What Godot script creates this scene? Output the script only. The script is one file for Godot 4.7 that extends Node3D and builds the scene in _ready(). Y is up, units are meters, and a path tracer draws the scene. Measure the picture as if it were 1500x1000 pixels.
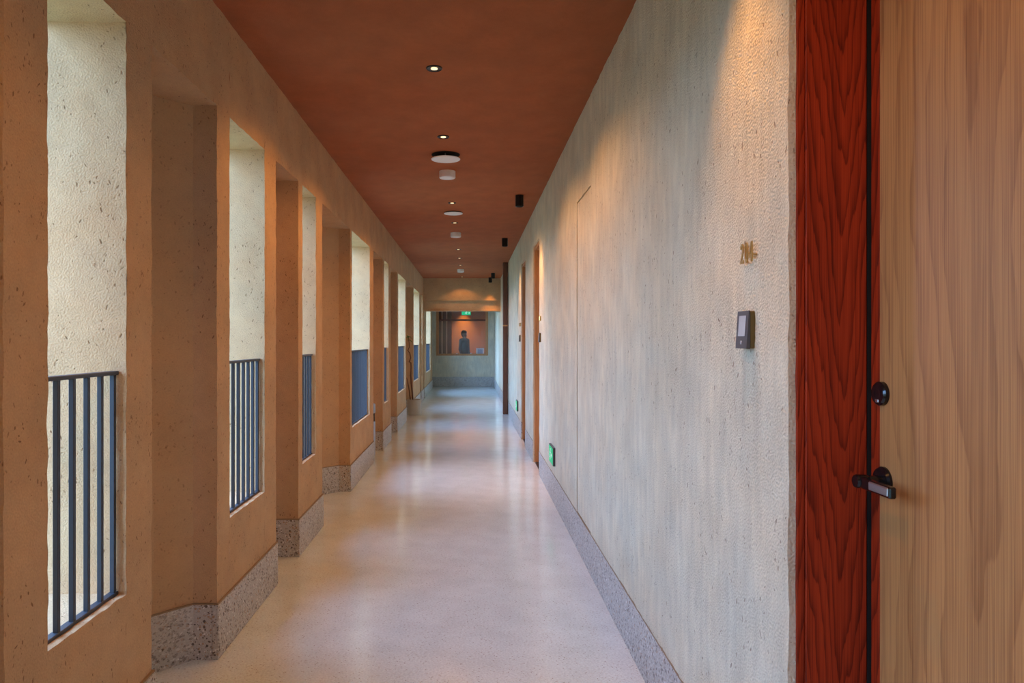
extends Node3D
# A plastered corridor: slit windows and niches on the left, room doors on the right.
# p(x, y, d): x to the right of the camera, y above the floor, d metres ahead of the camera.

const EYE := 1.365          # camera height
const F := 1050.0           # focal length in pixels of the 1500 x 1000 frame
const CEIL := 2.795
const XL := -1.085          # inner face of the window wall
const XO := -1.37           # its outer face
const XR := 0.70            # face of the door wall
const SILL := 0.565
const HEAD := 2.368
const BASE := 0.24
const LINT := 16.55         # beam at the corridor's end
const ENDW := 21.1          # wall behind it

var M := {}
var wob := FastNoiseLite.new()
var wob2 := FastNoiseLite.new()
var used := {}
var smooth_id := 0

# ---------------------------------------------------------------- helpers
func p(x: float, y: float, d: float) -> Vector3:
	return Vector3(x, y, -d)

func mb() -> SurfaceTool:
	var st := SurfaceTool.new()
	st.begin(Mesh.PRIMITIVE_TRIANGLES)
	return st

func numbered(called: String) -> String:
	var n: int = used.get(called, 0)
	used[called] = n + 1
	return called if n == 0 else "%s_%03d" % [called, n]

func tag(o: Node3D, label: String, category: String, group := "", kind := "") -> Node3D:
	o.set_meta("label", label)
	o.set_meta("category", category)
	if group != "": o.set_meta("group", group)
	if kind != "": o.set_meta("kind", kind)
	return o

func thing(called: String, at: Vector3, label: String, category: String, group := "", kind := "") -> Node3D:
	var o := Node3D.new()
	o.name = numbered(called)
	add_child(o)
	o.position = at
	return tag(o, label, category, group, kind)

func build(st: SurfaceTool, called: String, m: Material, parent: Node3D = null) -> MeshInstance3D:
	st.generate_normals()
	var o := MeshInstance3D.new()
	o.mesh = st.commit()
	o.material_override = null
	o.mesh.surface_set_material(0, m)
	o.cast_shadow = GeometryInstance3D.SHADOW_CASTING_SETTING_ON
	if parent:
		o.name = called
		parent.add_child(o, true)
		o.position = -parent.position if parent.get_parent() == self else Vector3.ZERO
		if parent.get_parent() != self:
			o.position = -parent.position - parent.get_parent().position
	else:
		o.name = numbered(called)
		add_child(o)
	return o

func tri(st: SurfaceTool, a: Vector3, b: Vector3, c: Vector3, n: Vector3, ua := Vector2.ZERO, ub := Vector2.ZERO, uc := Vector2.ZERO) -> void:
	if ((a - c).cross(a - b)).dot(n) < 0.0:
		var t := b; b = c; c = t
		var u := ub; ub = uc; uc = u
	st.set_uv(ua); st.add_vertex(a)
	st.set_uv(ub); st.add_vertex(b)
	st.set_uv(uc); st.add_vertex(c)

func quad(st: SurfaceTool, a: Vector3, b: Vector3, c: Vector3, d: Vector3, n: Vector3, uv := []) -> void:
	if uv.is_empty():
		tri(st, a, b, c, n); tri(st, a, c, d, n)
	else:
		tri(st, a, b, c, n, uv[0], uv[1], uv[2]); tri(st, a, c, d, n, uv[0], uv[2], uv[3])

func face_uv(v: Vector3, n: Vector3, o: Vector2, s: Vector2) -> Vector2:
	var q: Vector2
	if absf(n.x) > 0.7: q = Vector2(-v.z, v.y)
	elif absf(n.y) > 0.7: q = Vector2(v.x, -v.z)
	else: q = Vector2(v.x, v.y)
	return (q - o) * s

# chamfered box between two corners, given as x, y, depth
func box(st: SurfaceTool, x0: float, x1: float, y0: float, y1: float, d0: float, d1: float, bev := 0.0, uvo := Vector2.ZERO, uvs := Vector2.ONE) -> void:
	var lo := Vector3(x0, y0, -d1)
	var hi := Vector3(x1, y1, -d0)
	bev = minf(bev, 0.45 * minf(minf(x1 - x0, y1 - y0), d1 - d0))
	st.set_smooth_group(-1)
	for ax in 3:
		for s in [-1, 1]:
			var n := Vector3.ZERO
			n[ax] = s
			var u := (ax + 1) % 3
			var v := (ax + 2) % 3
			var pts := []
			var uv := []
			for k in [[0, 0], [1, 0], [1, 1], [0, 1]]:
				var q := Vector3.ZERO
				q[ax] = hi[ax] if s > 0 else lo[ax]
				q[u] = hi[u] - bev if k[0] == 1 else lo[u] + bev
				q[v] = hi[v] - bev if k[1] == 1 else lo[v] + bev
				pts.append(q)
				uv.append(face_uv(q, n, uvo, uvs))
			quad(st, pts[0], pts[1], pts[2], pts[3], n, uv)
	if bev <= 0.0: return
	for ax in 3:
		var u := (ax + 1) % 3
		var v := (ax + 2) % 3
		for su in [-1, 1]:
			for sv in [-1, 1]:
				var n := Vector3.ZERO
				n[u] = su; n[v] = sv
				var pts := []
				for k in [[0, 0], [0, 1], [1, 1], [1, 0]]:
					var q := Vector3.ZERO
					q[ax] = hi[ax] - bev if k[0] == 1 else lo[ax] + bev
					q[u] = (hi[u] if su > 0 else lo[u]) - (su * bev if k[1] == 1 else 0.0)
					q[v] = (hi[v] if sv > 0 else lo[v]) - (0.0 if k[1] == 1 else sv * bev)
					pts.append(q)
				var uv := []
				for q in pts: uv.append(face_uv(q, Vector3(n.x, 0, n.z * 0.5).normalized(), uvo, uvs))
				quad(st, pts[0], pts[1], pts[2], pts[3], n, uv)
	for sx in [-1, 1]:
		for sy in [-1, 1]:
			for sz in [-1, 1]:
				var c := Vector3(hi.x if sx > 0 else lo.x, hi.y if sy > 0 else lo.y, hi.z if sz > 0 else lo.z)
				tri(st, c - Vector3(0, sy, sz) * bev, c - Vector3(sx, 0, sz) * bev, c - Vector3(sx, sy, 0) * bev, Vector3(sx, sy, sz))

func wobble(v: Vector3) -> Vector3:
	var q := v * 9.0
	var a := Vector3(wob.get_noise_3dv(q), wob.get_noise_3dv(q + Vector3(50, 3, 9)), wob.get_noise_3dv(q + Vector3(7, 80, 31)))
	var r := v * 45.0
	var b := Vector3(wob2.get_noise_3dv(r), wob2.get_noise_3dv(r + Vector3(50, 3, 9)), wob2.get_noise_3dv(r + Vector3(7, 80, 31)))
	return a * 0.0030 + b * 0.0018

# hand-trowelled plaster: a gridded quad whose points are shifted by a noise of their place
func plaster(st: SurfaceTool, a: Vector3, b: Vector3, c: Vector3, d: Vector3, n: Vector3, cell := 0.05) -> void:
	smooth_id += 1
	st.set_smooth_group(smooth_id)
	var nu := clampi(int(ceil(maxf((b - a).length(), (c - d).length()) / cell)), 1, 90)
	var nv := clampi(int(ceil(maxf((d - a).length(), (c - b).length()) / cell)), 1, 90)
	var g := []
	for j in nv + 1:
		var row := PackedVector3Array()
		for i in nu + 1:
			var q := (a.lerp(b, float(i) / nu)).lerp(d.lerp(c, float(i) / nu), float(j) / nv)
			row.append(q + wobble(q))
		g.append(row)
	for j in nv:
		for i in nu:
			quad(st, g[j][i], g[j][i + 1], g[j + 1][i + 1], g[j + 1][i], n)

func plaster_block(st: SurfaceTool, x0: float, x1: float, y0: float, y1: float, d0: float, d1: float, cell: float) -> void:
	var c := []
	for k in 8: c.append(p(x1 if k & 1 else x0, y1 if k & 2 else y0, d1 if k & 4 else d0))
	plaster(st, c[0], c[4], c[6], c[2], Vector3.LEFT, cell)
	plaster(st, c[1], c[5], c[7], c[3], Vector3.RIGHT, cell * 3)
	plaster(st, c[0], c[1], c[3], c[2], Vector3.BACK, cell)
	plaster(st, c[4], c[5], c[7], c[6], Vector3.FORWARD, cell)
	plaster(st, c[2], c[3], c[7], c[6], Vector3.UP, cell)
	plaster(st, c[0], c[1], c[5], c[4], Vector3.DOWN, cell)

# surface of revolution; profile of (radius, height) points, about the axis through c
func lathe(st: SurfaceTool, c: Vector3, prof: Array, seg := 32, axis := Basis()) -> void:
	for k in prof.size() - 1:
		st.set_smooth_group(1000 + k)
		var r0: float = prof[k].x
		var r1: float = prof[k + 1].x
		for i in seg:
			var a0 := TAU * i / seg
			var a1 := TAU * (i + 1) / seg
			var q00 := Vector3(cos(a0) * r0, prof[k].y, sin(a0) * r0)
			var q10 := Vector3(cos(a1) * r0, prof[k].y, sin(a1) * r0)
			var q01 := Vector3(cos(a0) * r1, prof[k + 1].y, sin(a0) * r1)
			var q11 := Vector3(cos(a1) * r1, prof[k + 1].y, sin(a1) * r1)
			var am := (a0 + a1) / 2.0
			var dy: float = prof[k + 1].y - prof[k].y
			var n := axis * Vector3(cos(am) * dy, r0 - r1, sin(am) * dy)
			var u0 := Vector2(float(i) / seg, prof[k].y)
			var u1 := Vector2(float(i + 1) / seg, prof[k].y)
			if r0 > 0.0: tri(st, c + axis * q00, c + axis * q10, c + axis * q11, n, u0, u1, u1)
			if r1 > 0.0: tri(st, c + axis * q00, c + axis * q11, c + axis * q01, n, u0, u1, u0)

# tube of changing radius along points
func tube(st: SurfaceTool, pts: Array, rad: Array, seg := 8) -> void:
	st.set_smooth_group(7)
	var rings := []
	var side := Vector3.RIGHT
	for k in pts.size():
		var t: Vector3 = (pts[mini(k + 1, pts.size() - 1)] - pts[maxi(k - 1, 0)]).normalized()
		if absf(t.dot(side)) > 0.95: side = Vector3.FORWARD
		side = (side - t * t.dot(side)).normalized()
		var up := t.cross(side)
		var ring := []
		for i in seg:
			var a := TAU * i / seg
			ring.append(pts[k] + (side * cos(a) + up * sin(a)) * rad[k])
		rings.append(ring)
	for k in pts.size() - 1:
		for i in seg:
			var j := (i + 1) % seg
			var mid: Vector3 = (rings[k][i] + rings[k][j]) / 2.0
			quad(st, rings[k][i], rings[k][j], rings[k + 1][j], rings[k + 1][i], mid - pts[k])
	st.set_smooth_group(-1)
	for e in [0, pts.size() - 1]:
		var n: Vector3 = (pts[0] - pts[1]) if e == 0 else (pts[e] - pts[e - 1])
		for i in seg: tri(st, pts[e], rings[e][i], rings[e][(i + 1) % seg], n)

# flat outline in a wall's plane, thickened: o origin, u and v axes, w thickness vector
func slab(st: SurfaceTool, poly: PackedVector2Array, o: Vector3, u: Vector3, v: Vector3, w: Vector3) -> void:
	st.set_smooth_group(-1)
	var idx := Geometry2D.triangulate_polygon(poly)
	for k in range(0, idx.size(), 3):
		var q := []
		for m in 3: q.append(o + u * poly[idx[k + m]].x + v * poly[idx[k + m]].y)
		tri(st, q[0], q[1], q[2], -w)
		tri(st, q[0] + w, q[1] + w, q[2] + w, w)
	var turn := 1.0 if Geometry2D.is_polygon_clockwise(poly) else -1.0
	for k in poly.size():
		var a := poly[k]
		var b := poly[(k + 1) % poly.size()]
		var e := (b - a).normalized()
		var n2 := Vector2(-e.y, e.x) * turn
		quad(st, o + u * a.x + v * a.y, o + u * b.x + v * b.y, o + u * b.x + v * b.y + w, o + u * a.x + v * a.y + w, u * n2.x + v * n2.y)

# ---------------------------------------------------------------- textures
func noise_bytes(n: int, freq: float, sd: int, oct := 4) -> PackedByteArray:
	var f := FastNoiseLite.new()
	f.seed = sd
	f.frequency = freq
	f.noise_type = FastNoiseLite.TYPE_SIMPLEX_SMOOTH
	f.fractal_octaves = oct
	var im := f.get_seamless_image(n, n)
	im.convert(Image.FORMAT_L8)
	return im.get_data()

func stretched(src: PackedByteArray, n: int, sy: int) -> PackedByteArray:
	# the same noise drawn out along the rows' direction (vertical streaks); stays seamless
	var out := PackedByteArray()
	out.resize(n * n)
	for y in n:
		var yy := (y / sy) 
		for x in n: out[y * n + x] = src[yy * n + x]
	return out

func blot(buf: PackedByteArray, n: int, cx: float, cy: float, rx: float, ry: float, ang: float, val: int) -> void:
	var r := int(ceil(maxf(rx, ry))) + 1
	var ca := cos(ang)
	var sa := sin(ang)
	for j in range(-r, r + 1):
		for i in range(-r, r + 1):
			var u := (i * ca + j * sa) / rx
			var v := (-i * sa + j * ca) / ry
			if u * u + v * v <= 1.0:
				buf[posmod(int(cy) + j, n) * n + posmod(int(cx) + i, n)] = val

func tex_rgb(n: int, data: PackedByteArray) -> ImageTexture:
	return ImageTexture.create_from_image(Image.create_from_data(n, n, false, Image.FORMAT_RGB8, data))

func tex_l(n: int, data: PackedByteArray) -> ImageTexture:
	return ImageTexture.create_from_image(Image.create_from_data(n, n, false, Image.FORMAT_L8, data))

func srgb8(c: Color) -> Array:
	var s := c.linear_to_srgb()
	return [clampf(s.r, 0, 1) * 255.0, clampf(s.g, 0, 1) * 255.0, clampf(s.b, 0, 1) * 255.0]

# plaster with straw pits: base tint, blotches, fine grain, dark pits (also pressed in)
func plaster_material(called: String, base: Color, pit: Color, sd: int, pits: int, streak: bool, relief: float, metres: float, grain: float) -> StandardMaterial3D:
	var n := 1024
	var rng := RandomNumberGenerator.new()
	rng.seed = sd
	var coarse := noise_bytes(n, 0.004, sd, 5)
	var fine := noise_bytes(n, 0.2, sd + 1, 3)
	var lines := noise_bytes(n, 0.03, sd + 2, 3)
	var mask := PackedByteArray()
	mask.resize(n * n)
	for k in pits:
		# pits gather where the coarse noise is low
		var x := rng.randf() * n
		var y := rng.randf() * n
		if coarse[int(y) % n * n + int(x) % n] > 95 + rng.randi() % 110: continue
		var a := rng.randfn(PI / 2, 0.5)
		var s := 0.40 + rng.randf() ** 5 * 1.4
		blot(mask, n, x, y, s * (1.2 + rng.randf() * 2.2), s * 0.95, a, 120 + rng.randi() % 135)
	var b := srgb8(base)
	var q := srgb8(pit)
	var col := PackedByteArray()
	col.resize(n * n * 3)
	var hgt := PackedByteArray()
	hgt.resize(n * n)
	for y in n:
		for x in n:
			var i := y * n + x
			var l: int = lines[(y / 6) * n + x] if streak else lines[i]
			var t := 1.0 + (coarse[i] - 128) / 128.0 * 0.045 + (fine[i] - 128) / 128.0 * 0.05 + (l - 128) / 128.0 * (0.05 if streak else 0.02)
			var warm := (coarse[(i + 300 * n + 170) % (n * n)] - 128) / 128.0 * 0.018
			var m := mask[i] / 255.0 * 0.8
			for c in 3:
				var v: float = b[c] * t * (1.0 + warm * (1 - c))
				col[i * 3 + c] = clampi(int(lerpf(v, q[c], m)), 0, 255)
			hgt[i] = clampi(int(150 + (fine[i] - 128) * grain + (coarse[i] - 128) * 0.05 - mask[i] * 0.45), 0, 255)
	var m := StandardMaterial3D.new()
	m.resource_name = called
	m.albedo_texture = tex_rgb(n, col)
	m.heightmap_enabled = true
	m.heightmap_texture = tex_l(n, hgt)
	m.heightmap_scale = relief
	m.uv1_triplanar = true
	m.uv1_world_triplanar = true
	m.uv1_scale = Vector3.ONE / metres
	m.roughness = 0.92
	m.metallic_specular = 0.3
	return m

# terrazzo: chips of several stones in a ground
func terrazzo(called: String, base: Color, stones: Array, sd: int, chips: int, rmin: float, rmax: float, metres: float, rough: float, cover: float) -> StandardMaterial3D:
	var n := 1024
	var rng := RandomNumberGenerator.new()
	rng.seed = sd
	var mask := PackedByteArray()
	mask.resize(n * n)
	for k in chips:
		var r := rmin + (rmax - rmin) * rng.randf() ** 2
		blot(mask, n, rng.randf() * n, rng.randf() * n, r, r * (0.5 + 0.5 * rng.randf()), rng.randf() * PI, 1 + rng.randi() % stones.size())
	var coarse := noise_bytes(n, 0.005, sd, 4)
	var fine := noise_bytes(n, 0.12, sd + 5, 2)
	var pal := [srgb8(base)]
	for s in stones: pal.append(srgb8(s))
	var col := PackedByteArray()
	col.resize(n * n * 3)
	for i in n * n:
		var t := 1.0 + (coarse[i] - 128) / 128.0 * 0.035 + (fine[i] - 128) / 128.0 * 0.06
		var a: Array = pal[0]
		var s: Array = pal[mask[i]]
		var k := cover if mask[i] > 0 else 0.0
		for c in 3: col[i * 3 + c] = clampi(int(lerpf(a[c], s[c], k) * t), 0, 255)
	var m := StandardMaterial3D.new()
	m.resource_name = called
	m.albedo_texture = tex_rgb(n, col)
	m.uv1_triplanar = true
	m.uv1_world_triplanar = true
	m.uv1_scale = Vector3.ONE / metres
	m.roughness = rough
	return m

# wood: rings cut at a slant give nested arches, on fine straight pores
func wood(called: String, light: Color, dark: Color, sd: int, centre: float, steep: float, rings: float, contrast: float, rough: float, warp := 0.7) -> StandardMaterial3D:
	var w := 512
	var h := 1024
	var f := FastNoiseLite.new()
	f.seed = sd
	f.frequency = 1.0
	f.fractal_octaves = 3
	var a := srgb8(light)
	var b := srgb8(dark)
	var col := PackedByteArray()
	col.resize(w * h * 3)
	for y in h:
		var v := float(y) / h
		var mid := centre + 0.09 * f.get_noise_2d(3.0, v * 3.0)
		for x in w:
			var u := float(x) / w
			var du := u - mid
			var g := -v * steep + sqrt(du * du + 0.0016) * rings + warp * f.get_noise_2d(u * 2.5, v * 4.0) + 0.27 * warp * f.get_noise_2d(u * 11.0 + 40.0, v * 9.0)
			var r: float = g - floor(g)
			var ring := pow(r, 3.0) * (1.0 - smoothstep(0.93, 1.0, r))
			var pores := f.get_noise_2d(u * 130.0, v * 4.0 + 9.0) * 0.5 + 0.5
			var t := clampf(ring * contrast + (pores - 0.5) * 1.15 + 0.18 + 0.25 * f.get_noise_2d(u * 2.0 + 7.0, v * 1.5), 0.0, 1.0)
			var i := (y * w + x) * 3
			for c in 3: col[i + c] = int(lerpf(a[c], b[c], t))
	var m := StandardMaterial3D.new()
	m.resource_name = called
	m.albedo_texture = ImageTexture.create_from_image(Image.create_from_data(w, h, false, Image.FORMAT_RGB8, col))
	m.roughness = rough
	return m

func plain(called: String, c: Color, rough := 0.5, metal := 0.0) -> StandardMaterial3D:
	var m := StandardMaterial3D.new()
	m.resource_name = called
	m.albedo_color = c.linear_to_srgb()
	m.roughness = rough
	m.metallic = metal
	return m

func glow(called: String, c: Color, e: float) -> StandardMaterial3D:
	var m := plain(called, Color(c.r * 0.5, c.g * 0.5, c.b * 0.5), 0.5)
	m.emission_enabled = true
	m.emission = c.linear_to_srgb()
	m.emission_energy_multiplier = e
	return m

func make_materials() -> void:
	M.plaster = plaster_material("straw plaster", Color(0.55, 0.345, 0.18), Color(0.16, 0.08, 0.035), 11, 7000, false, 0.30, 1.6, 0.55)
	M.wall = plaster_material("brushed plaster", Color(0.67, 0.59, 0.43), Color(0.20, 0.13, 0.08), 23, 5000, true, 0.42, 1.7, 0.9)
	M.ceiling = plaster_material("terracotta paint", Color(0.37, 0.115, 0.045), Color(0.30, 0.09, 0.04), 37, 0, false, 0.15, 1.2, 0.5)
	var chips := [Color(0.62, 0.58, 0.52), Color(0.10, 0.07, 0.05), Color(0.40, 0.24, 0.13), Color(0.24, 0.20, 0.17), Color(0.78, 0.76, 0.72), Color(0.07, 0.05, 0.04)]
	M.base = terrazzo("skirting terrazzo", Color(0.50, 0.47, 0.42), chips, 51, 13000, 1.6, 6.0, 1.1, 0.45, 0.85)
	var fl := [Color(0.40, 0.33, 0.26), Color(0.66, 0.60, 0.52), Color(0.24, 0.19, 0.14)]
	M.floor = terrazzo("polished concrete", Color(0.73, 0.78, 0.735), fl, 61, 9000, 0.8, 2.2, 1.6, 0.14, 0.6)
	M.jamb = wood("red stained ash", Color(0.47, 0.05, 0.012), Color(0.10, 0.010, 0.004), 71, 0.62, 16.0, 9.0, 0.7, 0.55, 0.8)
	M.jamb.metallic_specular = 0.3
	M.door = wood("pale oak veneer", Color(0.52, 0.245, 0.08), Color(0.22, 0.08, 0.022), 83, 0.34, 1.8, 8.0, 0.42, 0.45, 0.55)
	M.oak = wood("brown oak and lamplit frames", Color(0.62, 0.30, 0.11), Color(0.34, 0.14, 0.05), 85, 0.3, 6.0, 8.0, 0.6, 0.5)  # on the far doors: the red stained wood with lamplight mixed into its colour
	M.post = wood("old fir post", Color(0.20, 0.075, 0.035), Color(0.07, 0.025, 0.014), 97, 0.5, 7.0, 6.0, 0.7, 0.6)
	M.floor.metallic_specular = 0.6
	M.steel = plain("slate blue painted steel", Color(0.032, 0.042, 0.058), 0.45)
	M.black = plain("black metal", Color(0.012, 0.012, 0.013), 0.35, 0.3)
	M.gloss = plain("black enamel", Color(0.008, 0.008, 0.009), 0.16)
	M.satin = plain("brushed steel", Color(0.45, 0.45, 0.46), 0.32, 0.9)
	M.brass = plain("brass", Color(0.55, 0.36, 0.12), 0.28, 0.9)
	M.bronze = plain("aged bronze", Color(0.16, 0.11, 0.035), 0.45, 0.5)
	M.white = plain("white plastic", Color(0.86, 0.85, 0.83), 0.5)
	M.trim = plain("sealant line", Color(0.30, 0.21, 0.12), 0.8)
	M.grey = plain("grey plastic", Color(0.065, 0.065, 0.075), 0.35)
	M.pane = plain("display pane", Color(0.45, 0.46, 0.47), 0.2)
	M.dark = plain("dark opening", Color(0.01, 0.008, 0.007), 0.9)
	M.earth = plain("potting soil", Color(0.05, 0.03, 0.02), 0.95)
	M.pot = plain("cream glazed pot", Color(0.50, 0.43, 0.32), 0.45)
	M.bark = plain("brown bark", Color(0.16, 0.065, 0.028), 0.85)
	M.leaf = plain("green leaf", Color(0.10, 0.20, 0.02), 0.5)
	M.lamp = glow("warm lamp", Color(1.0, 0.72, 0.40), 2.5)
	M.green = glow("green sign", Color(0.02, 0.55, 0.22), 0.9)
	M.signwhite = glow("white sign print", Color(0.8, 1.0, 0.88), 0.9)
	M.lawn = plain("lawn", Color(0.16, 0.19, 0.10), 0.95)
	M.ochre = plain("ochre wall", Color(0.52, 0.26, 0.08), 0.8)
	M.umber = plain("dark panelling", Color(0.06, 0.035, 0.022), 0.5)
	var g := StandardMaterial3D.new()
	g.resource_name = "window glass"
	g.transparency = BaseMaterial3D.TRANSPARENCY_ALPHA
	g.albedo_color = Color(0.9, 0.95, 0.95, 0.06)
	g.roughness = 0.02
	M.glass = g

# ---------------------------------------------------------------- the scene
func _ready() -> void:
	var cam := Camera3D.new()
	cam.name = "camera"
	cam.position = Vector3(0, EYE, 0)
	var near := 0.05
	var k := 1000.0 / F * near
	cam.set_frustum(k, Vector2(61.0, -2.0) / 1000.0 * k, near, 100.0)
	add_child(cam)
	cam.current = true
	var env := Environment.new()
	env.tonemap_mode = Environment.TONE_MAPPER_LINEAR
	env.tonemap_exposure = 0.67
	env.background_mode = Environment.BG_SKY
	var sky := Sky.new()
	var sm := ProceduralSkyMaterial.new()
	sm.sky_top_color = Color(0.57, 0.75, 1.0)
	sm.sky_horizon_color = Color(0.63, 0.81, 1.0)
	sm.ground_bottom_color = Color(0.45, 0.46, 0.44)
	sm.ground_horizon_color = Color(0.6, 0.62, 0.62)
	sky.sky_material = sm
	env.sky = sky
	env.background_energy_multiplier = 22.0
	env.sdfgi_enabled = true
	env.ssao_enabled = true
	env.ssil_enabled = true
	var we := WorldEnvironment.new()
	we.name = "environment"
	we.environment = env
	add_child(we)

	wob.seed = 5; wob.frequency = 1.0; wob.fractal_octaves = 2
	wob2.seed = 9; wob2.frequency = 1.0; wob2.fractal_octaves = 1
	make_materials()
	make_shell()
	make_window_wall()
	make_door_wall()
	make_end()
	make_ceiling_things()
	make_wall_things()
	make_floor_things()
	make_person()

func spot(parent: Node3D, at: Vector3, energy: float, angle: float, size: float, col: Color) -> void:
	var l := SpotLight3D.new()
	l.name = "lamp_light"
	parent.add_child(l, true)
	l.position = at - parent.position
	l.rotation_degrees = Vector3(-90, 0, 0)
	l.light_energy = energy
	l.light_color = col
	l.spot_angle = angle
	l.spot_angle_attenuation = 0.4 if angle > 60.0 else 1.0
	l.spot_range = 30.0
	l.spot_attenuation = 2.0
	l.light_size = size
	l.shadow_enabled = true

func make_shell() -> void:
	var st := mb()
	box(st, -1.75, 1.1, -0.15, 0.0, -3.4, 24.6)
	tag(build(st, "floor", M.floor), "polished pale terrazzo concrete floor of the corridor", "floor", "", "structure")
	st = mb()
	box(st, -1.75, 1.1, CEIL, CEIL + 0.2, -3.4, 24.6)
	tag(build(st, "ceiling", M.ceiling), "terracotta red painted corridor ceiling", "ceiling", "", "structure")
	st = mb()
	plaster_block(st, -1.75, 1.1, -0.05, CEIL + 0.05, -3.4, -3.2, 0.4)
	tag(build(st, "wall_back", M.wall), "plastered wall closing the corridor behind the viewer", "wall", "", "structure")
	st = mb()
	box(st, -80, -1.9, -3.7, -3.5, -60, 80)
	tag(build(st, "lawn", M.lawn), "lawn outside below the slit windows", "lawn", "", "structure")

# depths: pier from, to, window from, to
func piers() -> Array:
	return [[-2.9, -1.6, -2.6, -1.95], [-0.55, 0.95, -0.25, 0.55], [1.665, 2.44, 1.84, 2.26], [3.07, 4.0, 3.23, 3.78], [4.52, 5.25, 4.63, 5.035], [6.47, 8.02, 6.56, 7.73],
		[8.87, 9.76, 9.03, 9.5], [10.6, 12.1, 10.78, 11.96], [13.6, 15.5, 13.72, 15.2], [15.8, 16.56, 15.9, 16.25], [16.86, 20.4, 17.6, 19.5]]

func cell_at(d: float) -> float:
	return clampf(absf(d) * 0.013, 0.026, 0.16)

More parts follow.
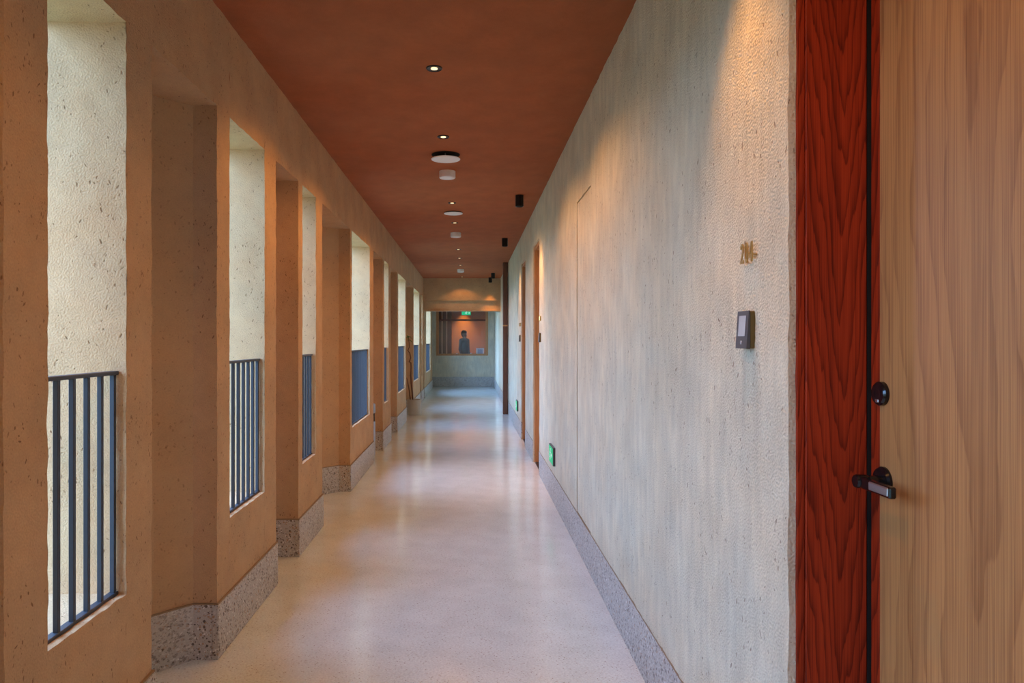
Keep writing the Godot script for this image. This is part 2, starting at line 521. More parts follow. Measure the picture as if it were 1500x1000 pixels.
func make_window_wall() -> void:
	var wall := thing("wall_left", Vector3.ZERO, "beige straw plaster wall with slit windows between niches", "wall", "", "structure")
	var skirt := thing("baseboard_left", Vector3.ZERO, "speckled terrazzo skirting stepping in and out of the niches", "baseboard", "", "structure")
	var ps := piers()
	var words := ["slit window behind the viewer farthest back", "slit window beside the viewer", "nearest slit window at the left edge of the picture", "second slit window in view", "narrow third slit window in view",
		"wide fourth slit window in view", "narrow slit window just past the steel bin", "slit window just before the potted branch", "slit window behind the potted branch", "thin slit window next to the end beam", "slit window beyond the end beam"]
	for k in ps.size():
		var a: Array = ps[k]
		var z0: float = a[0]
		var z1: float = a[1]
		var w0: float = a[2]
		var w1: float = a[3]
		var c := cell_at(z0)
		var st := mb()
		var y1 := CEIL + 0.03
		for side in [[XL, Vector3.RIGHT], [XO, Vector3.LEFT]]:
			var x: float = side[0]
			var n: Vector3 = side[1]
			var cc := c if x == XL else 0.3
			plaster(st, p(x, -0.02, z0), p(x, -0.02, w0), p(x, y1, w0), p(x, y1, z0), n, cc)
			plaster(st, p(x, -0.02, w1), p(x, -0.02, z1), p(x, y1, z1), p(x, y1, w1), n, cc)
			plaster(st, p(x, -0.02, w0), p(x, -0.02, w1), p(x, SILL, w1), p(x, SILL, w0), n, cc)
			plaster(st, p(x, HEAD, w0), p(x, HEAD, w1), p(x, y1, w1), p(x, y1, w0), n, cc)
		plaster(st, p(XL, SILL, w0), p(XO, SILL, w0), p(XO, HEAD, w0), p(XL, HEAD, w0), Vector3.FORWARD, c)
		plaster(st, p(XL, SILL, w1), p(XO, SILL, w1), p(XO, HEAD, w1), p(XL, HEAD, w1), Vector3.BACK, c)
		plaster(st, p(XL, HEAD, w0), p(XO, HEAD, w0), p(XO, HEAD, w1), p(XL, HEAD, w1), Vector3.DOWN, c)
		plaster(st, p(XL, SILL, w0), p(XO, SILL, w0), p(XO, SILL, w1), p(XL, SILL, w1), Vector3.UP, c)
		plaster(st, p(XL, -0.02, z0), p(XO, -0.02, z0), p(XO, y1, z0), p(XL, y1, z0), Vector3.BACK, c)
		plaster(st, p(XL, -0.02, z1), p(XO, -0.02, z1), p(XO, y1, z1), p(XL, y1, z1), Vector3.FORWARD, c)
		build(st, "pier", M.plaster, wall)
		st = mb()
		box(st, XL - 0.02, XL + 0.010, 0, BASE - 0.006, z0 - 0.010, z1 + 0.010, 0.004)
		build(st, "pier_skirting", M.base, skirt)
		st = mb()
		box(st, XL - 0.02, XL + 0.0085, BASE - 0.006, BASE, z0 - 0.0085, z1 + 0.0085)
		build(st, "sealant_line", M.trim, skirt)
		if k > 0: railing(w0, w1, words[k])
		# niche between this pier and the next
		if k == ps.size() - 1: continue
		var z2: float = ps[k + 1][0]
		var plan := [Vector2(XO - 0.02, z1 - 0.03), Vector2(XO - 0.02, z2 + 0.03)]
		var splayed: bool = k in [2, 4]
		if splayed:
			plan = [Vector2(XO - 0.03, z1 - 0.03), Vector2(XO - 0.03, z1 + 0.12), Vector2(-1.375, z2 - 0.30), Vector2(-1.345, z2 - 0.20), Vector2(-1.30, z2 - 0.125), Vector2(-1.187, z2)]
		st = mb()
		smooth_id += 1
		var outer := -1.58
		for i in plan.size() - 1:
			var q0: Vector2 = plan[i]
			var q1: Vector2 = plan[i + 1]
			var e := (q1 - q0).normalized()
			var n := Vector3(e.y, 0, e.x)
			if n.x < 0: n = -n
			plaster(st, p(q0.x, -0.02, q0.y), p(q1.x, -0.02, q1.y), p(q1.x, HEAD + 0.03, q1.y), p(q0.x, HEAD + 0.03, q0.y), n, c)
		plaster(st, p(outer, -0.02, z1 - 0.03), p(outer, -0.02, z2 + 0.05), p(outer, HEAD + 0.03, z2 + 0.05), p(outer, HEAD + 0.03, z1 - 0.03), Vector3.LEFT, 0.4)
		plaster(st, p(outer, -0.02, z1 - 0.03), p(plan[0].x, -0.02, z1 - 0.03), p(plan[0].x, HEAD + 0.03, z1 - 0.03), p(outer, HEAD + 0.03, z1 - 0.03), Vector3.BACK, 0.3)
		var lx: float = plan[-1].x
		plaster(st, p(outer, -0.02, z2 + 0.05), p(XO - 0.02, -0.02, z2 + 0.05), p(XO - 0.02, HEAD + 0.03, z2 + 0.05), p(outer, HEAD + 0.03, z2 + 0.05), Vector3.FORWARD, 0.3)
		build(st, "niche_back", M.plaster, wall)
		# wall over the niche
		st = mb()
		for side in [[XL, Vector3.RIGHT, c], [outer, Vector3.LEFT, 0.4]]:
			plaster(st, p(side[0], HEAD, z1), p(side[0], HEAD, z2), p(side[0], CEIL + 0.03, z2), p(side[0], CEIL + 0.03, z1), side[1], side[2])
		plaster(st, p(XL, HEAD, z1), p(outer, HEAD, z1), p(outer, HEAD, z2), p(XL, HEAD, z2), Vector3.DOWN, c)
		build(st, "niche_head", M.plaster, wall)
		st = mb()
		var sk := mb()
		for i in plan.size() - 1:
			var q0: Vector2 = plan[i]
			var q1: Vector2 = plan[i + 1]
			var e := (q1 - q0).normalized()
			var n2 := Vector2(e.y, -e.x)
			if n2.x < 0: n2 = -n2
			var o := n2 * 0.010
			var n := Vector3(n2.x, 0, -n2.y)
			for h in [[st, 0.0, BASE - 0.006, 1.0], [sk, BASE - 0.006, BASE, 0.85]]:
				var t: SurfaceTool = h[0]
				t.set_smooth_group(-1)
				var f0: Vector2 = q0 + o * h[3]
				var f1: Vector2 = q1 + o * h[3]
				quad(t, p(f0.x, h[1], f0.y), p(f1.x, h[1], f1.y), p(f1.x, h[2], f1.y), p(f0.x, h[2], f0.y), n)
				quad(t, p(f0.x, h[2], f0.y), p(f1.x, h[2], f1.y), p(q1.x - 0.02, h[2], q1.y), p(q0.x - 0.02, h[2], q0.y), Vector3.UP)
		box(st, lx if splayed else XO - 0.01, XL - 0.019, 0, BASE - 0.006, z2 - 0.010, z2 + 0.01)
		box(st, XO - 0.01, XL - 0.019, 0, BASE - 0.006, z1 - 0.01, z1 + 0.010)
		box(sk, lx if splayed else XO - 0.01, XL - 0.019, BASE - 0.006, BASE, z2 - 0.0085, z2 + 0.01)
		box(sk, XO - 0.01, XL - 0.019, BASE - 0.006, BASE, z1 - 0.01, z1 + 0.0085)
		build(st, "niche_skirting", M.base, skirt)
		build(sk, "sealant_line", M.trim, skirt)

func railing(w0: float, w1: float, where: String) -> void:
	var x := -1.12
	var t := thing("window_railing", p(x, SILL, (w0 + w1) / 2), "slate steel bar railing in the " + where, "railing", "steel railings in the slit windows")
	var top := EYE - 0.097
	var st := mb()
	box(st, x - 0.018, x + 0.012, top - 0.012, top, w0 - 0.02, w1 + 0.02, 0.002)
	build(st, "top_rail", M.steel, t)
	st = mb()
	box(st, x - 0.015, x + 0.010, SILL - 0.004, SILL + 0.010, w0 - 0.02, w1 + 0.02, 0.002)
	build(st, "bottom_rail", M.steel, t)
	var n := int(round((w1 - w0) / 0.077))
	var d := w1 - 0.006
	for i in n:
		st = mb()
		var c := d - i * 0.0765
		if c - 0.014 < w0: break
		box(st, x - 0.0075, x + 0.0065, SILL + 0.009, top - 0.011, c - 0.014, c, 0.001)
		build(st, "bar", M.steel, t)

func make_door_wall() -> void:
	var wall := thing("wall_right", Vector3.ZERO, "brushed beige grey plaster wall with room doors", "wall", "", "structure")
	var skirt := thing("baseboard_right", Vector3.ZERO, "long grey terrazzo skirting along the door wall", "baseboard", "", "structure")
	var doors := [[0.62, 1.577], [7.28, 8.02], [9.12, 9.86]]
	var from := -3.3
	var top := 2.405
	var out := 0.96
	var runs := []
	for d in doors:
		runs.append([from, d[0]])
		from = d[1]
	runs.append([from, ENDW + 0.05])
	for r in runs:
		var cuts := [[r[0], r[1]]]
		if r[0] < 4.0 and r[1] > 4.8: cuts = [[r[0], 4.18], [4.715, r[1]]]
		for c in cuts:
			var st := mb()
			plaster_block(st, XR, out, -0.02, CEIL + 0.03, c[0], c[1], 0.02 if c[1] == 4.18 else cell_at(c[0]) * 1.6)
			build(st, "wall_section", M.wall, wall)
		var st2 := mb()
		box(st2, XR - 0.004, XR + 0.02, 0, BASE - 0.005, r[0], r[1], 0.002)
		build(st2, "skirting_run", M.base, skirt)
		st2 = mb()
		box(st2, XR - 0.003, XR + 0.02, BASE - 0.005, BASE, r[0], r[1])
		build(st2, "sealant_line", M.trim, skirt)
	for d in doors:
		var st := mb()
		plaster_block(st, XR, out, top, CEIL + 0.03, d[0] - 0.01, d[1] + 0.01, cell_at(d[0]) * 1.6)
		build(st, "door_head", M.wall, wall)
	var st := mb()
	plaster_block(st, XR, out, 2.268, CEIL + 0.03, 4.17, 4.725, 0.08)
	build(st, "panel_head", M.wall, wall)
	st = mb()
	box(st, XR + 0.03, out, -0.02, 2.28, 4.17, 4.725)
	build(st, "panel_backing", M.wall, wall)
	# flush plastered service panel
	st = mb()
	box(st, XR + 0.003, XR + 0.028, BASE, 2.262, 4.184, 4.707, 0.003)
	tag(build(st, "service_panel", M.wall), "flush plastered service panel with thin joint in the door wall", "panel")

	var marks := ["door_1", "door_2", "door_3"]
	var says := ["pale oak veneer room door in a red stained frame at the right edge", "room door recess with lamplight put in its frame colour, nearer than the other far one", "room door recess with lamplight put in its frame colour, next to the old timber post"]
	for k in 3:
		var a: float = doors[k][0]
		var b: float = doors[k][1]
		var d := thing(marks[k], p(0.87, 0, (a + b) / 2), says[k], "door", "", "structure")
		var jm: Material = M.jamb if k == 0 else M.oak  # far frames take the jamb wood's lamp-lit tone as a lighter brown
		# far jamb, near jamb, head
		st = mb()
		box(st, 0.733, 0.866, 0, top, b - 0.012, b + 0.02, 0.0015, Vector2(0.716, 0.0), Vector2(1 / 0.152, 1 / 2.41))
		build(st, "jamb", jm, d)
		st = mb()
		box(st, 0.716, 0.7325, 0, top, b - 0.006, b + 0.02, 0.001, Vector2(0.6, 0.0), Vector2(1 / 0.152, 1 / 2.41))
		build(st, "jamb_lip", jm, d)
		st = mb()
		box(st, 0.716, 0.858, 0, top, a, a + 0.04, 0.002, Vector2(0.70, 0.3), Vector2(1 / 0.16, 1 / 2.41))
		build(st, "jamb", jm, d)
		st = mb()
		box(st, 0.716, 0.858, top - 0.04, top, a + 0.04, b - 0.04, 0.002, Vector2(0, 0), Vector2(0.4, 5.0))
		build(st, "frame_head", jm, d)
		# dark rebate behind the frame
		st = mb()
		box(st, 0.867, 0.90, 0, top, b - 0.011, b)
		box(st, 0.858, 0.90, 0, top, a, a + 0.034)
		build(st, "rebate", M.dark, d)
		st = mb()
		box(st, 0.72, 0.90, 0.0, 0.012, a + 0.04, b - 0.04, 0.002)
		build(st, "threshold", M.black, d)
		# leaf
		var edge := 0.034
		st = mb()
		box(st, 0.872, 0.915, 0.014, top - 0.046, a + 0.045, b - 0.016 - edge, 0.001, Vector2(b - 0.034 - 0.45, 0.0), Vector2(1 / 0.42, 1 / 2.4))
		var leaf := build(st, "door_leaf", M.door if k == 0 else M.oak, d)
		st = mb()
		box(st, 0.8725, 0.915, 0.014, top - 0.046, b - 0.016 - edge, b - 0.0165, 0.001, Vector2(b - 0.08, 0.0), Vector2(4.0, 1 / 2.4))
		build(st, "edge_shade_strip", M.jamb if k == 0 else M.oak, d)  # near door: the jamb's shadow and red bounce, painted as a dark red strip
		lever(d, b, EYE - 0.297)
	st = mb()
	box(st, out, out + 0.1, -0.02, CEIL + 0.03, -3.3, ENDW + 0.1)
	build(st, "wall_core", M.wall, wall)

func lever(d: Node3D, b: float, y: float) -> void:
	var ax := Basis(Vector3(0, 1, 0), Vector3(-1, 0, 0), Vector3(0, 0, 1))  # lathe's y axis points into the corridor
	var zc := b - 0.067
	var x := 0.872
	var h := Node3D.new()
	h.name = "door_handle"
	d.add_child(h, true)
	var st := mb()
	lathe(st, p(x, y, zc), [Vector2(0.0305, -0.002), Vector2(0.0305, 0.005), Vector2(0.027, 0.010), Vector2(0, 0.011)], 40, ax)
	build(st, "rosette", M.gloss, h)
	st = mb()
	lathe(st, p(x, y, zc), [Vector2(0.012, 0.008), Vector2(0.0115, 0.034), Vector2(0.014, 0.040), Vector2(0.0145, 0.058), Vector2(0.0125, 0.062), Vector2(0, 0.062)], 28, ax)
	build(st, "neck", M.gloss, h)
	st = mb()
	box(st, x - 0.058, x - 0.043, y - 0.0125, y + 0.0105, zc - 0.118, zc + 0.010, 0.003)
	build(st, "grip", M.gloss, h)
	st = mb()
	box(st, x - 0.0595, x - 0.0415, y - 0.009, y + 0.0085, zc - 0.113, zc - 0.045, 0.002)
	build(st, "steel_inlay", M.satin, h)
	st = mb()
	lathe(st, p(x, y + 0.184, zc + 0.006), [Vector2(0.0255, -0.002), Vector2(0.0255, 0.008), Vector2(0.022, 0.012), Vector2(0.012, 0.0125), Vector2(0.0, 0.0105)], 40, ax)
	build(st, "deadbolt", M.gloss, d)
	st = mb()
	box(st, x - 0.0135, x - 0.011, y + 0.165, y + 0.172, zc + 0.000, zc + 0.012, 0.001)
	build(st, "deadbolt_mark", M.satin, d)

# ---------------------------------------------------------------- far end
func make_end() -> void:
	var st := mb()
	plaster_block(st, -1.12, 0.72, 2.28, CEIL + 0.03, LINT, LINT + 0.30, 0.15)
	var beam := thing("wall_front", Vector3.ZERO, "plastered beam wall across the corridor's far end", "wall", "", "structure")
	build(st, "upper_beam", M.plaster, beam)
	st = mb()
	plaster_block(st, -1.12, 0.72, 2.06, 2.30, LINT + 0.05, LINT + 0.28, 0.15)
	build(st, "lower_beam", M.plaster, beam)
	st = mb()
	box(st, -1.12, 0.72, 2.035, 2.062, LINT + 0.02, LINT + 0.29, 0.004)
	build(st, "beam_edge", M.plaster, beam)
	# wall with the inner window
	var wx0 := -0.985
	var wx1 := 0.50
	var wy0 := 0.93
	var wy1 := 2.30
	var wall := thing("wall_end", Vector3.ZERO, "grey beige wall holding the brown framed inner window", "wall", "", "structure")
	st = mb()
	plaster_block(st, -1.75, wx0, -0.02, CEIL + 0.03, ENDW, ENDW + 0.2, 0.2)
	plaster_block(st, wx1, 1.1, -0.02, CEIL + 0.03, ENDW, ENDW + 0.2, 0.2)
	plaster_block(st, wx0 - 0.02, wx1 + 0.02, -0.02, wy0, ENDW, ENDW + 0.2, 0.2)
	plaster_block(st, wx0 - 0.02, wx1 + 0.02, wy1, CEIL + 0.03, ENDW, ENDW + 0.2, 0.2)
	build(st, "wall_field", M.wall, wall)
	st = mb()
	box(st, -1.39, 0.70, 0, 0.285, ENDW - 0.012, ENDW + 0.02, 0.003)
	tag(build(st, "baseboard_end", M.base), "grey terrazzo skirting under the inner window", "baseboard", "", "structure")
	# closing walls of the window bay and the room behind
	st = mb()
	plaster_block(st, -1.75, -1.39, -0.02, CEIL + 0.03, 20.35, ENDW + 0.1, 0.3)
	build(st, "return_wall", M.plaster, wall)
	var win := thing("window_1", p(-0.24, wy0, ENDW), "brown framed inner window with a glass pane at the corridor end", "window", "", "structure")
	for b in [[wx0 - 0.02, wx0 + 0.055, wy0 - 0.02, wy1], [wx1 - 0.055, wx1 + 0.02, wy0 - 0.02, wy1], [wx0 + 0.055, wx1 - 0.055, wy0 - 0.02, wy0 + 0.035], [wx0 + 0.055, wx1 - 0.055, wy1 - 0.05, wy1], [wx0 + 0.055, wx1 - 0.055, 1.93, 1.98]]:
		st = mb()
		box(st, b[0], b[1], b[2], b[3], ENDW - 0.02, ENDW + 0.12, 0.004, Vector2(wx0, wy0), Vector2(3.0, 0.7))
		build(st, "frame_bar", M.oak if b[3] < 1.5 or b[1] - b[0] < 0.2 else M.post, win)
	st = mb()
	box(st, wx0 + 0.05, wx1 - 0.05, wy0 + 0.03, 1.935, ENDW + 0.055, ENDW + 0.063)
	build(st, "pane", M.glass, win)
	st = mb()
	box(st, wx0 + 0.05, wx1 - 0.05, 1.975, wy1 - 0.04, ENDW + 0.055, ENDW + 0.063)
	build(st, "pane", M.glass, win)
	# room behind the window
	var room := thing("wall_inner_room", Vector3.ZERO, "warm ochre room seen through the inner window", "wall", "", "structure")
	st = mb()
	box(st, -1.75, 1.1, 0.0, CEIL, 24.4, 24.6)
	build(st, "back_wall", M.ochre, room)
	st = mb()
	box(st, 1.0, 1.1, 0.0, CEIL, ENDW + 0.2, 24.4)
	box(st, -1.75, -1.6, 0.0, CEIL, ENDW + 0.2, 24.4)
	build(st, "side_wall", M.ochre, room)
	st = mb()
	box(st, -1.6, -0.62, 0.0, CEIL, 23.6, 23.66, 0.004)
	build(st, "dark_partition", M.umber, room)
	for x in [-0.95, -0.80]:
		st = mb()
		box(st, x, x + 0.04, 0.0, CEIL, 23.57, 23.6, 0.003)
		build(st, "reflection_strip", M.pot, room)  # window reflections in the glass, built as pale upright strips
	st = mb()
	box(st, wx0, wx1, wy0 - 0.06, wy0 - 0.005, ENDW + 0.2, ENDW + 0.55, 0.004)
	build(st, "counter", M.umber, room)
	var l := thing("spotlight_inside", p(-0.22, CEIL, 24.12), "small black ceiling spot lighting the ochre inner wall", "lamp")
	st = mb()
	lathe(st, p(-0.22, CEIL, 24.12), [Vector2(0, 0), Vector2(0.045, 0), Vector2(0.045, -0.10), Vector2(0.036, -0.10), Vector2(0.034, -0.08), Vector2(0, -0.08)], 20)
	build(st, "housing", M.black, l)
	st = mb()
	lathe(st, p(-0.22, CEIL - 0.079, 24.12), [Vector2(0.031, 0), Vector2(0.031, -0.006), Vector2(0, -0.008)], 20)
	build(st, "bulb", M.lamp, l)
	spot(l, p(-0.22, CEIL - 0.11, 24.12), 6.0, 34.0, 0.03, Color(1.0, 0.74, 0.46))
	st = mb()
	lathe(st, p(0.35, CEIL - 0.001, 22.9), [Vector2(0, 0), Vector2(0.05, 0), Vector2(0.05, -0.01), Vector2(0, -0.012)], 20)
	var l2 := thing("ceiling_lamp_inside", p(0.35, CEIL, 22.9), "warm flush ceiling lamp inside the ochre room", "lamp")
	build(st, "diffuser", M.lamp, l2)
	spot(l2, p(0.35, CEIL - 0.02, 22.9), 2.2, 70.0, 0.05, Color(1.0, 0.74, 0.46))
	# things on the sill inside
	st = mb()
	box(st, 0.17, 0.41, wy0 + 0.0, wy0 + 0.20, ENDW + 0.26, ENDW + 0.285, 0.004)
	var card := thing("framed_card", p(0.29, wy0 - 0.005, ENDW + 0.27), "white framed card standing at the inner window's right corner", "card")
	build(st, "frame", M.white, card)
	st = mb()
	box(st, 0.215, 0.365, wy0 + 0.035, wy0 + 0.165, ENDW + 0.257, ENDW + 0.26)
	build(st, "print", plain("blue grey print", Color(0.28, 0.30, 0.40), 0.6), card)
	st = mb()
	box(st, 0.22, 0.36, wy0 - 0.005, wy0 + 0.005, ENDW + 0.25, ENDW + 0.32, 0.002)
	build(st, "foot", M.white, card)
	for c in [[-0.40, "white cup on the inner sill, left of the standing person", 0.05], [0.02, "white cup on the inner sill beside the framed card", 0.06], [-0.27, "small dark cup on the inner sill between the white ones", 0.055], [-0.04, "dark cup on the inner sill touching distance from the white one", 0.055]]:
		st = mb()
		var r: float = c[2] * 0.55
		var hh: float = c[2]
		lathe(st, p(c[0], wy0 - 0.005, ENDW + 0.33), [Vector2(0, 0), Vector2(r * 0.7, 0), Vector2(r, hh), Vector2(r * 0.88, hh), Vector2(r * 0.6, 0.008), Vector2(0, 0.008)], 18)
		tag(build(st, "cup", M.white if "white cup" in c[1] else M.umber), c[1], "cup", "cups on the inner window sill")
	# hanging exit sign
	var s := thing("hanging_exit_sign", p(-0.11, CEIL, 19.0), "green exit sign hanging just below the end beam", "sign")
	st = mb()
	box(st, -0.235, 0.015, 2.025, 2.145, 18.99, 19.015, 0.003)
	build(st, "housing", M.grey, s)
	st = mb()
	box(st, -0.228, 0.008, 2.032, 2.138, 18.987, 18.991)
	var lit := build(st, "face", M.green, s)
	pictogram(lit, p(-0.11, 2.085, 18.986), Vector3.RIGHT, Vector3.BACK, 0.085)
	for x in [-0.2, -0.02]:
		st = mb()
		tube(st, [p(x, CEIL, 19.0), p(x, 2.14, 19.0)], [0.004, 0.004], 8)
		build(st, "hanger_rod", M.black, s)

# running figure and arrow of an exit sign, h high, in the plane of u and up, facing w
func pictogram(parent: Node3D, at: Vector3, u: Vector3, w: Vector3, h: float) -> void:
	var st := mb()
	var v := Vector3.UP
	var head := PackedVector2Array()
	for i in 12: head.append(Vector2(0.12 + cos(TAU * i / 12) * 0.1, 0.40 + sin(TAU * i / 12) * 0.1) * h)
	slab(st, head, at, u, v, w * 0.001)
	for line in [[0.05, 0.28, -0.05, -0.05, 0.09], [0.05, 0.25, -0.2, 0.2, 0.06], [-0.2, 0.2, -0.3, 0.05, 0.05], [0.05, 0.25, 0.22, 0.1, 0.06], [0.22, 0.1, 0.34, 0.16, 0.05], [-0.05, -0.05, 0.16, -0.16, 0.08], [0.16, -0.16, 0.12, -0.44, 0.07], [-0.05, -0.05, -0.14, -0.27, 0.08], [-0.14, -0.27, -0.4, -0.3, 0.07]]:
		var a := Vector2(line[0], line[1]) * h
		var b := Vector2(line[2], line[3]) * h
		var n: Vector2 = (b - a).orthogonal().normalized() * line[4] * h * 0.6
		slab(st, PackedVector2Array([a - n, b - n, b + n, a + n]), at, u, v, w * 0.001)
	build(st, "running_figure", M.signwhite, parent)
	st = mb()
	var arrow := PackedVector2Array()
	for q in [[0.62, 0.08], [0.95, 0.08], [0.95, 0.22], [1.22, 0.0], [0.95, -0.22], [0.95, -0.08], [0.62, -0.08]]: arrow.append(Vector2(q[0], q[1]) * h)
	slab(st, arrow, at, u, v, w * 0.001)
	build(st, "arrow", M.signwhite, parent)

# ---------------------------------------------------------------- ceiling fittings
func make_ceiling_things() -> void:
	var warm := Color(1.0, 0.70, 0.38)
	var cx := -0.19
	var names := {0.6: "recessed downlight above the viewer, out of the picture", 3.77: "nearest recessed black downlight in the terracotta ceiling", 5.04: "recessed downlight just before the nearest white disc vent", 7.47: "recessed downlight just before the farther disc vent",
		8.73: "recessed downlight right before the second smoke detector", 11.3: "small recessed downlight just past the second smoke detector", 12.5: "small recessed downlight midway to the end beam", 13.65: "small recessed downlight right before the last smoke detector", 16.2: "recessed downlight closest to the end beam"}
	for d in names:
		var o := thing("downlight", p(cx, CEIL, d), names[d], "lamp", "recessed ceiling downlights")
		var st := mb()
		lathe(st, p(cx, CEIL + 0.004, d), [Vector2(0, 0), Vector2(0.0435, 0), Vector2(0.0435, -0.007), Vector2(0.040, -0.010), Vector2(0.0385, -0.008), Vector2(0.030, -0.0055), Vector2(0, -0.0055)], 36)
		build(st, "bezel", M.black, o)
		st = mb()
		lathe(st, p(cx, CEIL - 0.0015, d), [Vector2(0.018, 0), Vector2(0.018, -0.003), Vector2(0, -0.0045)], 28)
		build(st, "bulb", M.lamp, o)
		spot(o, p(cx, CEIL - 0.02, d), (1.35 if d < 8.0 else 0.55) if d < 16.0 else 0.35, 74.0 if d < 8.0 else 60.5, 0.022, warm)
	for a in [[5.53, 0.112, "nearest white disc vent held below its dark ceiling opening"], [8.03, 0.105, "farther white disc vent close to the terracotta ceiling"]]:
		var d: float = a[0]
		var r: float = a[1]
		var gap := 0.032 if d < 6 else 0.010
		var o := thing("disc_vent", p(cx, CEIL, d), a[2], "vent", "white disc vents in the ceiling")
		var st := mb()
		lathe(st, p(cx, CEIL + 0.002, d), [Vector2(r * 0.98, 0), Vector2(r * 0.98, -0.004), Vector2(r * 0.9, -0.0045), Vector2(0, -0.0045)], 48)
		build(st, "opening", M.dark, o)
		st = mb()
		lathe(st, p(cx, CEIL - gap, d), [Vector2(0, 0.001), Vector2(r * 0.96, 0.001), Vector2(r, -0.002), Vector2(r * 0.985, -0.006), Vector2(r * 0.93, -0.0075), Vector2(0, -0.008)], 56)
		build(st, "disc", M.white, o)
		for i in 3:
			st = mb()
			var q := p(cx + cos(i * TAU / 3 + 0.5) * r * 0.5, CEIL, d + sin(i * TAU / 3 + 0.5) * r * 0.5)
			tube(st, [q, q - Vector3(0, gap, 0)], [0.004, 0.004], 8)
			build(st, "strut", M.satin, o)
	for a in [[6.08, "nearest white drum shaped smoke detector on the ceiling"], [9.56, "second white smoke detector, between the far downlights"], [14.5, "farthest white smoke detector, nearest the end beam"]]:
		var d: float = a[0]
		var o := thing("smoke_detector", p(cx - 0.005, CEIL, d), a[1], "smoke detector", "white smoke detectors on the ceiling")
		var st := mb()
		lathe(st, p(cx - 0.005, CEIL, d), [Vector2(0, 0), Vector2(0.069, 0), Vector2(0.069, -0.048), Vector2(0, -0.048)], 40)
		build(st, "drum", M.white, o)
		st = mb()
		lathe(st, p(cx - 0.005, CEIL - 0.047, d), [Vector2(0.069, 0.0), Vector2(0.0695, -0.003), Vector2(0.066, -0.010), Vector2(0.05, -0.013), Vector2(0, -0.014)], 40)
		build(st, "cover", M.white, o)
	var sp := {1.80: "black cylinder spotlight over the near door's number, above the picture", 7.08: "nearest black cylinder spotlight hanging at the ceiling's right side", 10.08: "second black cylinder spotlight on the ceiling", 15.3: "far black cylinder spotlight, one of two by the beam", 16.38: "last black cylinder spotlight, right in front of the end beam"}
	for d in sp:
		var x := 0.485
		if d > 16.0: x = 0.455
		var o := thing("cylinder_spotlight", p(x, CEIL, d), sp[d], "lamp", "black cylinder spotlights by the doors")
		var st := mb()
		lathe(st, p(x, CEIL + 0.001, d), [Vector2(0, 0), Vector2(0.040, 0), Vector2(0.041, -0.002), Vector2(0.041, -0.112), Vector2(0.039, -0.1145), Vector2(0.034, -0.1145), Vector2(0.031, -0.09), Vector2(0, -0.09)], 36)
		build(st, "housing", M.black, o)
		st = mb()
		lathe(st, p(x, CEIL - 0.0885, d), [Vector2(0.029, 0), Vector2(0.029, -0.008), Vector2(0, -0.012)], 24)
		build(st, "bulb", M.lamp, o)
		spot(o, p(x, CEIL - 0.118, d), 2.2 if d < 5.0 else (4.0 if d < 15.0 else 1.8), 33.0, 0.02, warm)

